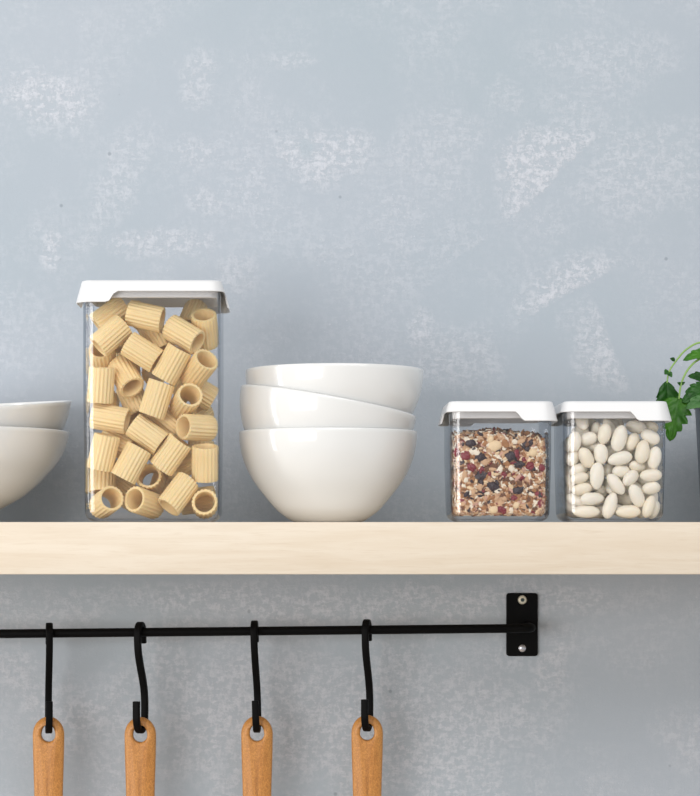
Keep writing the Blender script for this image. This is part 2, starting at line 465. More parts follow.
BEANS = [(215.1,53.7,71.0, -0.517,0.560,-0.645,-0.060, 8.1,5.7,4.2),
 (224.2,60.7,74.8, 0.865,-0.060,0.243,0.435, 8.9,5.7,4.2),
 (218.4,42.8,64.1, -0.827,0.512,0.040,0.228, 7.4,5.7,4.2),
 (230.2,37.6,68.0, 0.541,-0.553,-0.454,-0.442, 8.1,5.5,4.2),
 (241.7,38.0,64.5, 0.558,-0.560,-0.434,-0.433, 10.4,6.3,4.2),
 (256.5,49.0,73.7, -0.838,0.527,-0.144,0.013, 8.1,5.7,4.2),
 (266.6,54.7,73.4, 0.876,-0.482,0.009,-0.017, 8.1,5.7,4.2),
 (252.5,42.0,61.8, 0.768,-0.348,-0.489,-0.222, 7.4,5.7,4.2),
 (266.0,40.1,65.7, 0.683,-0.683,0.183,0.183, 7.8,5.7,4.2),
 (259.2,36.9,54.1, 0.508,-0.578,-0.456,-0.448, 9.2,5.9,4.2),
 (268.9,39.6,49.4, -0.520,0.556,0.442,0.474, 8.9,5.7,4.2),
 (227.6,38.7,52.4, -0.488,0.472,0.515,0.524, 8.1,5.9,4.2),
 (242.1,37.5,49.0, -0.698,0.707,0.084,0.075, 9.6,5.5,4.2),
 (216.4,38.9,49.6, 0.723,-0.456,0.385,0.347, 8.5,5.7,4.2),
 (207.3,39.6,61.9, -0.515,0.580,0.462,0.430, 8.1,5.7,4.2),
 (207.4,45.0,50.0, -0.773,0.374,0.432,0.277, 7.4,5.7,4.2),
 (256.3,43.4,42.9, -0.894,0.195,-0.063,-0.399, 7.8,5.7,4.2),
 (224.3,36.7,35.5, -0.520,0.507,0.477,0.495, 10.4,5.9,4.2),
 (239.1,38.0,29.3, 0.645,-0.631,0.295,0.313, 9.6,5.2,4.2),
 (244.0,42.2,39.0, -0.785,0.588,0.087,-0.174, 7.8,5.7,4.2),
 (250.4,37.9,33.9, -0.778,0.506,0.373,-0.022, 7.8,5.7,4.2),
 (266.0,37.9,36.0, -0.740,0.673,0.013,0.011, 8.5,5.2,4.2),
 (266.4,40.2,26.1, 0.914,-0.398,-0.068,-0.038, 7.4,5.7,4.2),
 (255.0,37.6,20.3, -0.590,0.608,-0.253,-0.467, 9.6,5.9,4.2),
 (234.5,38.0,12.7, -0.571,0.573,0.417,0.415, 10.4,5.5,4.2),
 (248.7,39.1,8.1, -0.704,0.710,0.013,-0.005, 9.6,5.5,4.2),
 (264.5,37.9,11.8, -0.784,0.252,0.549,0.144, 8.9,5.7,4.2),
 (269.7,47.5,9.6, -0.812,0.151,0.542,0.155, 7.4,5.7,4.2),
 (216.1,37.6,8.1, 0.732,-0.680,-0.015,0.025, 10.4,5.2,4.2),
 (220.6,37.3,18.1, 0.706,-0.693,-0.121,0.076, 9.6,5.2,4.2),
 (213.3,39.2,25.3, 0.938,-0.322,-0.115,0.051, 8.1,5.7,4.2),
 (210.9,38.5,33.8, -0.975,0.111,0.114,-0.158, 7.8,5.7,4.2),
 (211.4,45.3,40.2, 0.885,-0.418,-0.197,0.051, 7.8,5.7,4.2),
 (207.8,54.4,13.1, 0.082,0.377,0.693,0.609, 7.4,5.7,4.2),
 (235.4,51.4,40.5, 0.625,-0.486,-0.410,0.453, 7.8,5.7,4.2),
 (248.8,56.6,17.8, 0.562,-0.760,0.323,-0.042, 7.4,5.7,4.2),
 (229.8,54.7,23.6, 0.719,-0.328,-0.009,0.612, 7.4,5.7,4.2),
 (240.7,57.9,73.3, 0.826,-0.187,0.483,0.223, 7.4,5.7,4.2),
 (265.9,51.8,43.5, -0.890,0.438,-0.091,-0.088, 7.8,5.7,4.2),
 (269.6,54.0,18.9, 0.672,-0.288,-0.623,-0.279, 7.4,5.7,4.2),
 (268.9,53.1,63.9, 0.774,-0.245,-0.341,-0.474, 7.4,5.7,4.2),
 (249.4,54.1,54.7, -0.759,0.429,0.414,0.262, 7.4,5.7,4.2),
 (230.2,70.2,32.4, -0.338,-0.099,0.741,-0.572, 9.9,6.0,4.2),
 (235.3,51.4,53.9, 0.194,-0.335,-0.193,0.902, 9.5,5.8,4.5),
 (248.8,61.9,10.4, 0.037,0.309,0.768,0.559, 8.9,5.1,4.2),
 (237.2,48.8,28.0, -0.662,-0.160,-0.383,0.624, 9.2,5.3,4.3),
 (223.4,47.9,35.3, 0.362,0.175,0.028,0.915, 9.1,5.6,4.0),
 (218.0,59.3,19.3, 0.607,-0.157,-0.182,-0.758, 9.3,6.2,4.4),
 (262.5,51.5,34.0, 0.256,0.293,0.344,0.855, 9.6,6.1,4.4),
 (244.1,65.3,77.8, -0.105,0.887,0.024,-0.449, 9.6,5.1,4.3),
 (242.0,62.9,27.9, -0.675,-0.275,0.162,-0.665, 8.6,5.0,4.0),
 (211.0,44.8,16.4, 0.051,-0.229,-0.730,-0.641, 10.3,5.5,4.5),
 (224.4,57.0,53.6, 0.243,0.405,0.070,-0.879, 9.1,5.2,4.1),
 (260.1,52.3,53.7, 0.522,0.506,0.388,0.567, 9.7,5.1,4.0),
 (218.2,51.1,28.8, 0.420,0.137,0.008,0.897, 10.0,6.1,4.3),
 (261.0,51.6,9.9, 0.358,0.543,-0.029,-0.759, 8.2,6.0,4.4),
 (268.6,51.6,53.2, 0.567,0.434,0.476,0.514, 8.3,5.3,4.4),
 (253.6,60.9,63.5, 0.055,0.126,0.309,0.941, 9.2,6.0,4.4),
 (236.3,49.8,72.5, 0.483,0.149,-0.852,0.138, 9.4,5.4,4.3),
 (219.0,64.9,7.8, -0.110,-0.110,-0.333,-0.930, 9.9,6.0,4.5),
 (228.2,55.8,42.7, -0.380,0.467,-0.627,0.495, 9.8,5.5,4.3),
 (220.7,62.1,45.0, -0.452,-0.011,-0.396,0.799, 8.9,5.4,4.2),
 (226.4,52.3,7.7, -0.946,0.303,0.095,0.065, 9.2,5.5,4.4),
 (226.0,64.1,25.2, 0.695,-0.364,0.128,0.606, 9.3,6.1,4.2),
 (221.9,50.8,59.7, -0.092,-0.324,-0.774,-0.536, 9.8,5.6,4.4),
 (245.9,51.5,40.5, -0.256,-0.412,-0.386,0.785, 9.1,5.1,4.3),
 (242.3,61.5,48.7, 0.086,0.091,-0.128,-0.984, 9.3,5.6,4.4),
 (214.7,48.7,78.7, 0.077,-0.666,-0.561,-0.485, 10.1,6.1,4.1),
 (242.9,61.5,36.6, 0.267,-0.646,-0.697,-0.164, 9.3,5.0,4.1),
 (226.8,51.4,69.7, -0.414,0.489,0.064,0.765, 9.6,5.7,4.3),
 (206.7,50.5,31.3, -0.628,-0.180,0.442,-0.615, 10.0,5.1,4.1),
 (223.7,49.3,16.9, 0.162,-0.061,0.238,0.956, 8.7,6.1,4.5),
 (224.3,60.6,74.9, 0.860,-0.069,0.241,0.444, 8.9,6.1,4.4),
 (214.0,56.5,52.3, -0.345,-0.451,0.203,0.797, 9.4,5.2,4.6),
 (252.2,62.2,38.8, -0.338,0.516,0.051,0.785, 9.1,6.1,4.1),
 (209.4,79.3,47.1, 0.362,0.245,-0.330,-0.837, 8.5,5.0,4.0),
 (206.9,73.5,58.0, -0.530,-0.347,-0.519,0.574, 10.4,5.1,4.0),
 (207.2,89.9,44.0, -0.200,0.495,-0.328,0.779, 9.6,5.5,4.2),
 (207.8,63.6,51.0, -0.476,0.058,-0.589,0.650, 8.6,5.8,4.3),
 (207.5,85.7,33.3, -0.246,0.444,0.331,-0.796, 9.1,5.6,4.1),
 (206.7,66.5,38.0, 0.720,-0.178,-0.671,-0.007, 8.7,5.6,4.4),
 (207.5,73.5,25.7, -0.459,-0.272,-0.114,-0.838, 8.3,5.6,4.2),
 (215.0,71.2,29.9, 0.059,0.847,-0.439,-0.295, 9.4,6.0,4.1),
 (209.7,91.5,11.6, -0.035,-0.423,-0.516,0.744, 10.0,5.5,4.4),
 (208.8,60.6,62.1, -0.360,-0.306,-0.416,0.777, 9.3,6.2,4.2),
 (211.1,88.0,23.8, 0.144,-0.131,0.227,0.954, 10.0,6.1,4.1),
 (208.0,72.5,15.6, -0.385,-0.204,-0.126,-0.891, 8.5,5.0,4.2),
 (215.4,76.6,18.9, -0.377,-0.191,-0.233,-0.876, 10.1,5.1,4.3),
 (207.4,61.8,22.9, -0.570,0.369,0.462,0.571, 9.1,5.9,4.3),
 (207.4,85.6,33.2, -0.258,0.440,0.311,-0.802, 8.9,5.5,4.2),
 (249.7,78.9,56.9, -0.229,0.474,0.574,-0.627, 9.7,5.2,4.2),
 (219.1,65.7,63.0, -0.188,-0.157,-0.640,-0.729, 10.4,5.4,4.0),
 (224.4,79.0,65.4, 0.493,0.042,-0.410,0.766, 8.4,5.4,4.5),
 (234.0,68.9,51.6, -0.770,0.024,0.233,0.593, 8.8,5.9,4.4),
 (211.2,81.9,57.8, 0.092,0.399,0.154,-0.899, 8.3,5.8,4.0),
 (239.8,79.7,67.0, 0.012,0.051,0.626,0.778, 9.2,5.8,4.4),
 (246.8,89.2,65.0, -0.364,-0.341,-0.370,-0.784, 10.2,5.8,4.2),
 (219.0,86.7,54.9, 0.616,0.285,-0.242,-0.693, 9.8,5.8,4.4),
 (214.5,74.0,70.2, -0.642,0.210,-0.075,0.733, 9.0,5.9,4.1),
 (221.7,69.9,54.4, 0.317,-0.021,-0.031,0.948, 8.6,6.1,4.5),
 (233.1,65.4,61.2, -0.212,-0.572,-0.792,-0.001, 9.8,5.6,4.2),
 (238.6,88.8,61.9, 0.069,-0.444,-0.117,-0.886, 10.1,5.3,4.1),
 (226.7,83.6,38.3, 0.051,0.476,0.428,0.767, 8.5,5.3,4.3),
 (260.9,78.7,14.3, -0.482,0.348,-0.414,0.689, 9.6,5.6,4.0),
 (266.9,88.8,49.0, 0.696,-0.077,0.034,0.713, 9.4,5.3,4.3),
 (264.1,72.7,29.9, 0.373,0.284,0.206,0.859, 8.8,5.3,4.3),
 (262.4,63.3,19.6, 0.606,-0.176,-0.103,0.769, 8.7,5.4,4.0),
 (245.7,83.9,36.3, 0.627,-0.287,0.015,0.724, 9.3,5.7,4.0),
 (256.0,91.4,26.0, 0.363,-0.312,0.570,-0.668, 8.9,5.6,4.2),
 (232.1,86.5,21.2, 0.639,0.233,-0.516,-0.520, 8.9,5.7,4.1),
 (235.9,70.0,13.9, 0.505,-0.441,0.488,0.558, 9.7,5.3,4.0),
 (229.9,90.9,48.7, -0.067,0.107,0.467,-0.875, 9.2,5.5,4.2),
 (265.1,89.0,60.6, 0.176,-0.189,0.220,0.941, 8.4,5.1,4.1),
 (227.6,76.4,7.7, -0.390,-0.075,0.145,0.906, 8.4,5.8,4.0),
 (257.5,76.0,49.2, 0.417,0.454,0.088,-0.782, 9.6,5.5,4.1),
 (255.1,50.1,27.1, -0.009,-0.238,0.148,-0.960, 9.7,5.0,4.4),
 (224.1,87.3,11.3, -0.311,0.032,-0.134,-0.940, 9.1,5.3,4.0),
 (263.2,71.2,59.0, -0.186,-0.574,-0.138,-0.786, 8.6,5.0,4.1),
 (243.0,78.7,17.2, -0.105,-0.594,0.095,-0.792, 9.0,5.4,4.2),
 (269.2,79.2,38.2, 0.440,-0.489,0.029,0.753, 8.4,5.1,4.1),
 (265.5,84.6,24.9, -0.585,-0.082,0.553,-0.587, 8.5,5.2,4.0),
 (256.1,89.4,42.6, 0.431,-0.016,0.002,0.902, 8.5,5.1,4.4),
 (249.2,90.2,14.9, 0.660,0.147,-0.028,0.736, 9.8,5.2,4.0),
 (217.5,73.6,43.7, 0.531,-0.106,0.500,-0.675, 8.8,5.3,4.0),
 (244.9,88.3,47.0, 0.377,0.596,-0.458,-0.542, 8.8,5.3,4.2),
 (249.9,71.6,23.2, -0.608,0.164,0.217,0.746, 8.2,5.7,4.1),
 (243.8,51.0,8.8, -0.076,0.205,0.311,0.925, 9.4,5.4,4.4),
 (222.7,91.7,29.8, 0.031,0.618,-0.485,0.618, 8.5,5.2,4.0),
 (235.7,87.6,39.1, -0.467,0.410,0.419,-0.662, 8.8,5.1,4.2),
 (264.1,64.7,43.0, -0.068,-0.004,-0.612,-0.788, 8.8,5.6,4.1),
 (267.6,91.9,35.0, 0.064,-0.467,-0.065,-0.880, 9.5,5.3,4.2),
 (266.5,62.7,8.5, -0.670,0.197,0.167,-0.696, 8.6,5.4,4.1),
 (229.0,89.9,59.5, -0.617,-0.092,-0.247,-0.742, 9.7,5.8,4.1),
 (234.1,81.3,51.7, -0.091,-0.070,0.677,0.727, 8.9,5.5,4.0),
 (247.6,77.5,30.3, -0.440,0.243,0.005,-0.865, 8.2,5.8,4.2),
 (210.5,91.8,63.2, 0.329,-0.122,0.560,0.751, 9.2,5.1,4.4),
 (235.6,60.2,12.3, -0.305,-0.454,-0.276,0.790, 8.5,5.6,4.2),
 (237.7,89.7,7.4, 0.042,0.079,0.203,-0.975, 8.9,5.4,4.3),
 (269.8,91.1,9.7, 0.542,-0.393,-0.009,0.743, 8.9,5.0,4.0),
 (253.4,70.9,10.6, 0.157,0.413,0.487,0.753, 9.3,5.3,4.1),
 (211.5,77.6,7.4, -0.053,-0.116,0.087,-0.988, 8.3,5.4,3.9),
 (239.4,91.7,26.2, 0.171,0.454,0.200,0.851, 8.9,5.3,4.2),
 (256.6,88.7,7.4, -0.669,-0.070,0.120,-0.730, 9.1,5.3,4.4),
 (244.2,69.5,58.9, 0.021,0.537,-0.089,0.839, 8.6,5.8,4.2),
 (221.8,79.2,29.8, 0.306,-0.623,-0.270,-0.667, 8.9,5.7,3.9)]
# ------------------------------------------------------------ pasta in the tall jar
def pasta_mesh(seed):
    rnd = random.Random(seed); bm = bmesh.new(); n = 120; rings = []
    ex = 1 + rnd.uniform(-.03, .03); L = .0134 + rnd.uniform(-.0003, .0002)
    cut0, cut1 = rnd.uniform(-.04, .04), rnd.uniform(-.04, .04)
    def ring(r, z, ridge, cut):
        out = []
        for k in range(n):
            a = 2 * PI * k / n
            q = r + ridge * (.5 + .5 * math.cos(20 * a)) ** .8
            x, y = q * math.cos(a) * ex, q * math.sin(a) / ex
            out.append((x, y, z + x * cut))
        return out
    for f in (-1, -.95, -.5, 0, .5, .95, 1):
        cut = cut0 * max(0, -f) + cut1 * max(0, f)
        rings.append(ring(.0096 - (.0003 if abs(f) == 1 else 0), f * L, .00072, cut))
    for f in (1, .93, 0, -.93, -1):
        cut = cut0 * max(0, -f) + cut1 * max(0, f)
        rings.append(ring(.0076 + (.0004 if abs(f) == 1 else 0), f * L, 0, cut))
    loft(bm, rings, loop=True)
    return mesh('rigatoni', bm, M['pasta'], 50)
pm = [pasta_mesh(k) for k in range(3)]
PL = ['lying under the lid in the top left corner of the tall jar',
 'lying level at the top centre just below the lid',
 'slanting up to the right below the top left corner tube',
 'standing almost end-on behind the others below the lid at right',
 'standing open end up in the top right corner',
 'large, slanting down beside the top right tube',
 'slanting down to the right below the level top centre tube',
 'open ring against the left side with the wall seen through it',
 'slanting steeply to an open end in the upper left',
 'slanting up to the right under the large right one',
 'upright against the right side directly below the top right tube',
 'half hidden behind the top centre tube with only its curve showing',
 'upright against the left side below the open ring',
 'half hidden below the open end of the steep upper left tube',
 'upright in the middle of the jar at mid height',
 'open cup tipped toward the viewer at mid height on the right',
 'mostly hidden behind the right side tubes at mid height',
 'lying nearly level against the left side at mid height',
 'slanting steeply down in the centre beside the level left tube',
 'half hidden below the upright middle one, open at right',
 'lying quite level against the right side below the tipped cup',
 'slanting up to the right below the level right tube',
 'slanting up to the right in the lower left half of the jar',
 'upright with an open top against the left side in the lower half',
 'upright and half hidden under the lower left upright tube',
 'upright against the right side in the lower half',
 'end-on ring with a toothed rim near the bottom centre of the jar',
 'slanting down to the right above the bottom row at left',
 'with its open end turned left in the bottom row of the jar',
 'slanting up in the bottom row beside the right corner ring',
 'end-on oval ring in the bottom left corner of the tall jar',
 'end-on round ring in the bottom right corner of the tall jar',
 'hidden behind the lower right slanting tubes with a dark opening',
 'hidden behind the lower left slanting tube with a dark opening',
 'glimpsed deep behind the level left side tube',
 'glimpsed deep behind the upper right slanting tube']
for i, (x, y, z, dx, dy, dz) in enumerate(PASTA):
    o = link('rigatoni', pm[i % 3], None, (x / 1000, y / 1000, ZT + z / 1000))
    q = Vector((dx, dy, dz)).to_track_quat('Z', 'Y') @ Quaternion((0, 0, 1), (i * 1.7) % 6.28)
    o.rotation_mode = 'QUATERNION'; o.rotation_quaternion = q
    tag(o, 'ridged pasta tube ' + (PL[i] if i < len(PL) else 'behind the front layer in the tall jar'), 'pasta', 'pasta tubes in the tall jar')

# ------------------------------------------------------------ beans
def bean_mesh(seed):
    rnd = random.Random(seed); bm = bmesh.new()
    bmesh.ops.create_icosphere(bm, subdivisions=4, radius=1)
    k = rnd.uniform(.05, .13); asym = rnd.uniform(-.1, .1)
    for v in bm.verts:
        x, y, z = v.co
        y2 = y * (1 + asym * x) * (1 - .06 * x * x)
        y2 += k * (x * x - .4) * (1 if y < 0 else .55)
        if y < 0: y2 += .10 * math.exp(-(x / .33) ** 2) * (1 - z * z)      # the hollow on the inner side
        v.co = Vector((math.copysign(abs(x) ** .92, x) * .98, y2 * .93, z * (1 - .05 * x * x)))
    return mesh('white_bean', bm, M['bean'], 80)
bmh = [bean_mesh(k) for k in range(5)]
BL = ['tipped down to the right in the top left corner', 'slim, tipped down to the right on top of the pile at left', 'rising to the right below the top left pair',
 'plump, standing upright in the top row, left of the biggest upright one', 'biggest one, standing upright in the top row at the centre',
 'lying flat at the top, right of the centre', 'lying flat in the top right corner', 'thin one standing edge-on beside the biggest upright one',
 'plump, tipped down to the right below the top right corner', 'plump and upright on the right, under the thin edge-on one',
 'upright against the right side in the upper half', 'round-looking and upright below the plump upright one of the top row',
 'plump and nearly level in the centre below the biggest upright one', 'slanting steeply down to the right in the upper left part',
 'upright against the left side near the top', 'upright against the left side in the upper half', 'small, seen end-on right of centre at mid height',
 'long and upright left of centre at mid height', 'slanting down to the right at the centre of the lower half', 'small and nearly level just above the centre slanting one',
 'rising to the right, just right of the centre', 'lying level against the right side at mid height', 'slim, lying level at right under the other level one',
 'big, slanting steeply down to the right in the lower right part', 'big and upright in the bottom row, left of centre',
 'big, lying level in the bottom row at the centre', 'slim and upright in the bottom row at right', 'slim and upright in the bottom right corner',
 'big, lying level in the bottom left corner', 'big, lying level directly above the bottom left one', 'lying nearly level as third up in the left stack',
 'slim, lying level as fourth up in the left stack', 'rising to the right as fifth up in the left stack', 'upright against the left edge near the bottom',
 'small glimpse behind the long upright one at mid height', 'glimpsed behind the centre of the lower half', 'glimpsed behind the lower left stack',
 'glimpsed behind the two upright top row ones', 'glimpsed behind the level right one at mid height', 'glimpsed at the right edge in the lower half',
 'glimpsed at the right edge near the top', 'glimpsed behind the level central one']
for i, (x, y, z, qw, qx, qy, qz, a, b, c) in enumerate(BEANS):
    o = link('white_bean', bmh[i % 5], None, (x / 1000, y / 1000, ZT + z / 1000))
    o.rotation_mode = 'QUATERNION'; o.rotation_quaternion = (qw, qx, qy, qz); g = 965 if i < len(BL) else 1000; o.scale = (a / g, b / g, c / g)
    if i < len(BL): tag(o, 'ivory bean ' + BL[i] + (' of the bean jar' if len(BL[i].split()) < 10 else ''), 'bean', 'beans in the short jar')
    else: tag(o, 'ivory bean mostly hidden behind the front layer of beans', 'bean', 'beans in the short jar')

# ------------------------------------------------------------ granola: loose flakes are stuff, fruit and nuts are things
FRUIT = [(480, 457, 6.4, 4.4, 10, 'raisin', 'dark raisin left of centre in the upper half of the granola'),
 (510.5, 456, 6.8, 5.2, -12, 'raisin', 'big dark raisin right of centre in the upper half of the granola'),
 (519, 464.5, 6.2, 3.6, -8, 'raisin', 'brownish flat raisin just below the big right raisin'),
 (481, 476, 7.0, 5.6, 15, 'raisin', 'big black raisin left of centre at mid height of the granola'),
 (493, 486, 6.6, 4.2, -25, 'raisin', 'dark raisin below and right of the big black one'),
 (518, 490.5, 5.8, 4.0, 28, 'raisin', 'dark raisin in the lower right half of the granola'),
 (471, 443, 5.4, 3.6, -6, 'raisin', 'greyish raisin near the top left of the granola'),
 (465, 456, 5.6, 5.2, 30, 'cranberry', 'dark red cranberry by the left edge of the granola'),
 (471.5, 467, 5.0, 4.2, -40, 'cranberry', 'dark red cranberry below the one by the left edge'),
 (530, 466, 4.6, 4.2, 20, 'cranberry', 'dark red cranberry near the right edge in the upper half'),
 (502, 510, 4.6, 3.8, -50, 'cranberry', 'bright red cranberry low in the middle of the granola'),
 (514, 498, 3.6, 3.0, 0, 'cranberry', 'small pinkish red cranberry in the lower right half'),
 (542, 468, 3.2, 4.2, 0, 'cranberry', 'small red cranberry at the right edge of the granola'),
 (456.5, 452, 3.0, 4.6, 0, 'cranberry', 'red cranberry in the left corner behind the bright streak'),
 (494, 446, 8.0, 6.4, 15, 'nut', 'big pinkish nut piece near the top centre of the granola'),
 (493, 510, 5.0, 4.0, 20, 'nut', 'pale nut piece low in the middle beside the bright red cranberry'),
 (533, 453, 4.4, 4.4, 50, 'nut', 'pale round nut piece in the upper right of the granola')]
def lump(kind, seed):
    rnd = random.Random(seed); bm = bmesh.new()
    bmesh.ops.create_icosphere(bm, subdivisions=4, radius=1)
    w = [(Vector((rnd.gauss(0, 1), rnd.gauss(0, 1), rnd.gauss(0, 1))) * (1.5 if kind == 'nut' else 3.0), rnd.uniform(0, 6)) for _ in range(7)]
    amp = .05 if kind == 'nut' else .09
    for v in bm.verts:
        d = sum(math.sin(v.co.dot(k) + p) for k, p in w)
        v.co *= 1 + amp * (d / 1.6) - (.0 if kind == 'nut' else .08 * abs(math.sin(3.1 * v.co.x + w[0][1])))
    return mesh(kind, bm, M[kind], 80)
lumps = []
KN = {'raisin': 'raisin', 'cranberry': 'dried_cranberry', 'nut': 'nut_piece'}
for i, (px, py, w, h, ang, kind, lab) in enumerate(FRUIT):
    s = .766e-3; ra, rb = w * s, h * s; rd = min(ra, rb) * .6
    p = at(px, py, .0324 + rd)
    o = link(KN[kind], lump(kind, i), None, p); o.rotation_euler = (0, -R(ang), 0); o.scale = (ra, rd, rb)
    tag(o, lab, {'raisin': 'raisin', 'cranberry': 'dried fruit', 'nut': 'nut'}[kind], {'raisin': 'raisins', 'cranberry': 'cranberries', 'nut': 'nut pieces'}[kind] + ' in the granola')
    lumps.append((p, max(ra, rb)))
def granola():
    rnd = random.Random(3); bm = bmesh.new()
    x0, x1 = at(450.5, 0, .03).x + .0028, at(552.5, 0, .03).x - .0028
    y0, y1 = .0328, .1050
    top = lambda x, y: .0655 + .0035 * math.sin(x * 90 + 1) * .5 + .002 * math.sin(x * 210 + y * 90) + (y - y0) * .06
    mats = ['oat', 'oat_pale', 'oat_brown', 'oat_dark', 'oat_pink', 'cranberry', 'raisin', 'nut']
    wts = [26, 21, 24, 14, 6, 3.6, 4.2, 4]
    def flake(p, nrm, mi, r, el, thick, cup):
        u = nrm.orthogonal().normalized(); v = nrm.cross(u)
        a = rnd.uniform(0, 6.28); u, v = u * math.cos(a) + v * math.sin(a), v * math.cos(a) - u * math.sin(a)
        n = 8; wob = [rnd.uniform(.82, 1.12) for _ in range(n)]
        def rg(f, h): return [p + u * (math.cos(2 * PI * k / n) * r * f * wob[k]) + v * (math.sin(2 * PI * k / n) * r * el * f * wob[k]) + nrm * (h + cup * f * f * math.cos(4 * PI * k / n)) for k in range(n)]
        f0 = len(bm.faces)
        vr = loft(bm, [rg(.45, thick), rg(.9, thick * .6), rg(1, 0), rg(.85, -thick * .6)], cap0=True, cap1=True)
        bm.faces.ensure_lookup_table()
        for f in bm.faces[f0:]: f.material_index = mi
    def clear(p): return all((p - q).length > r * .8 for q, r in lumps)
    def put(p, bias, sc=1.):
        if not clear(p): return
        nr = Vector((rnd.gauss(0, .75), rnd.gauss(0, .75), rnd.gauss(0, .75))) + bias
        mi = rnd.choices(range(8), wts)[0]
        r = rnd.uniform(.0020, .0042) * sc
        nr.normalize()
        ex, ey, ez = (1.12 * r * math.sqrt(max(0, 1 - q * q)) + .0012 for q in nr)
        p = Vector((min(max(p.x, x0 + ex), x1 - ex), max(p.y, .0320 + ey), max(p.z, ZT + .0028 + ez)))
        flake(p, nr, mi, r, rnd.uniform(.38, .85), rnd.uniform(.0004, .0009) * (2. if mi in (5, 6, 7) else 1), rnd.uniform(-.0008, .0008))
    for _ in range(2600):
        x = rnd.uniform(x0, x1); z = rnd.uniform(.003, top(x, y0) - .0015)
        put(Vector((x, y0 + abs(rnd.gauss(0, .003)), ZT + z)), Vector((0, -1.1, .25)))
    for sx in (x0, x1):
        for _ in range(800):
            y = rnd.uniform(y0, y1); z = rnd.uniform(.003, top(sx, y) - .001)
            put(Vector((sx + abs(rnd.gauss(0, .0025)) * (1 if sx == x0 else -1), y, ZT + z)), Vector((-.9 if sx == x0 else .9, 0, .2)))
    for _ in range(1100):
        x = rnd.uniform(x0, x1); y = rnd.uniform(y0, y1)
        put(Vector((x, y, ZT + top(x, y) - abs(rnd.gauss(0, .0022)) + .001)), Vector((0, -.3, 1)))
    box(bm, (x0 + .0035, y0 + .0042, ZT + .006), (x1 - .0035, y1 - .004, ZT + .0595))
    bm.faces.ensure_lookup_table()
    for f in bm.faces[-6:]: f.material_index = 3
    lo, hi, rc_ = Vector((x0, .0326, ZT + .0032)), Vector((x1, .1054, ZT + .2)), .0095
    for v in bm.verts:                                        # flakes lie flat against the clear walls and rounded corners
        m = (lo + hi) / 2; hf = (hi - lo) / 2; d = v.co - m
        w = Vector([math.copysign(max(abs(d[i]) - (hf[i] - rc_), 0), d[i]) for i in range(3)])
        if w.length > rc_: v.co -= w.normalized() * (w.length - rc_)
    me = mesh('granola', bm, [M[m] for m in mats], 60)
    return tag(link('granola', me), 'oat granola flakes filling the left short jar', 'granola', kind='stuff')
granola()

# ------------------------------------------------------------ rail, bracket, hooks
RY = .195
kr = 1.695 / 2000
root = empty('hanging_rail', at(521.7, 625, WY))
tag(root, 'long black metal rail below the shelf ending in a wall plate', 'rail')
inv = Matrix.Translation(-root.location)
bm = bmesh.new()
pts = [at(-620, 638.8, RY), at(0, 633.8, RY), at(524, 628.3, RY)]
end = at(528, 628.2, RY); bend = .0075
arc = [Vector((end.x + bend * math.sin(t) - .004, RY + bend * (1 - math.cos(t)), end.z)) for t in [R(10 * k) for k in range(1, 10)]]
pts += arc + [Vector((arc[-1].x, WY - .001, end.z))]
tube(bm, pts, .0038, 20)
bm.transform(inv); link('rod', mesh('rail_rod', bm, M['black']), root)
bm = bmesh.new()
a, b = at(506.2, 656, WY), at(537.5, 593, WY)
pr = rrect((b.x - a.x) / 2, (b.z - a.z) / 2, .0025, 5, 2)
cx, cz = (a.x + b.x) / 2, (a.z + b.z) / 2
def pl(ins, y): return [(cx + x - nx * ins, y, cz + z - nz * ins) for x, z, nx, nz in pr]
loft(bm, [pl(0, WY), pl(0, WY - .0024), pl(.0006, WY - .003)], cap0=True, cap1=True)
bm.transform(inv); link('wall_plate', mesh('wall_plate', bm, M['black']), root)
for py, mat, lab in ((599.7, 'brass', 'brassy upper screw with a dark socket'), (648, 'screw', 'grey lower screw')):
    p = at(521.9, py, WY); bm = bmesh.new()
    rk = .87e-3
    prof = [(.0001, 0), (4.6 * rk, 0), (4.6 * rk, .0008), (3.9 * rk, .0017), (2.4 * rk, .0019)] if py < 620 else [(.0001, 0), (3.6 * rk, 0), (3.6 * rk, .0006), (2.6 * rk, .0015), (1.2 * rk, .0018)]
    loft(bm, lathe(bm, prof, 32), cap0=True, cap1=True)
    bm.transform(Matrix.Translation(p + Vector((0, -.003, 0))) @ Matrix.Rotation(R(90), 4, 'X')); bm.transform(inv)
    so = link('screw', mesh('screw', bm, M[mat]), root); so['label'] = lab
    if py < 620:
        bm = bmesh.new(); loft(bm, lathe(bm, [(.0001, 0), (2.0 * rk, 0), (2.0 * rk, .0004), (.0001, .0004)], 6), cap0=True, cap1=True)
        bm.transform(Matrix.Translation(p + Vector((0, -.0048, 0))) @ Matrix.Rotation(R(90), 4, 'X')); bm.transform(inv)
        link('socket', mesh('screw_socket', bm, M['socket']), so)

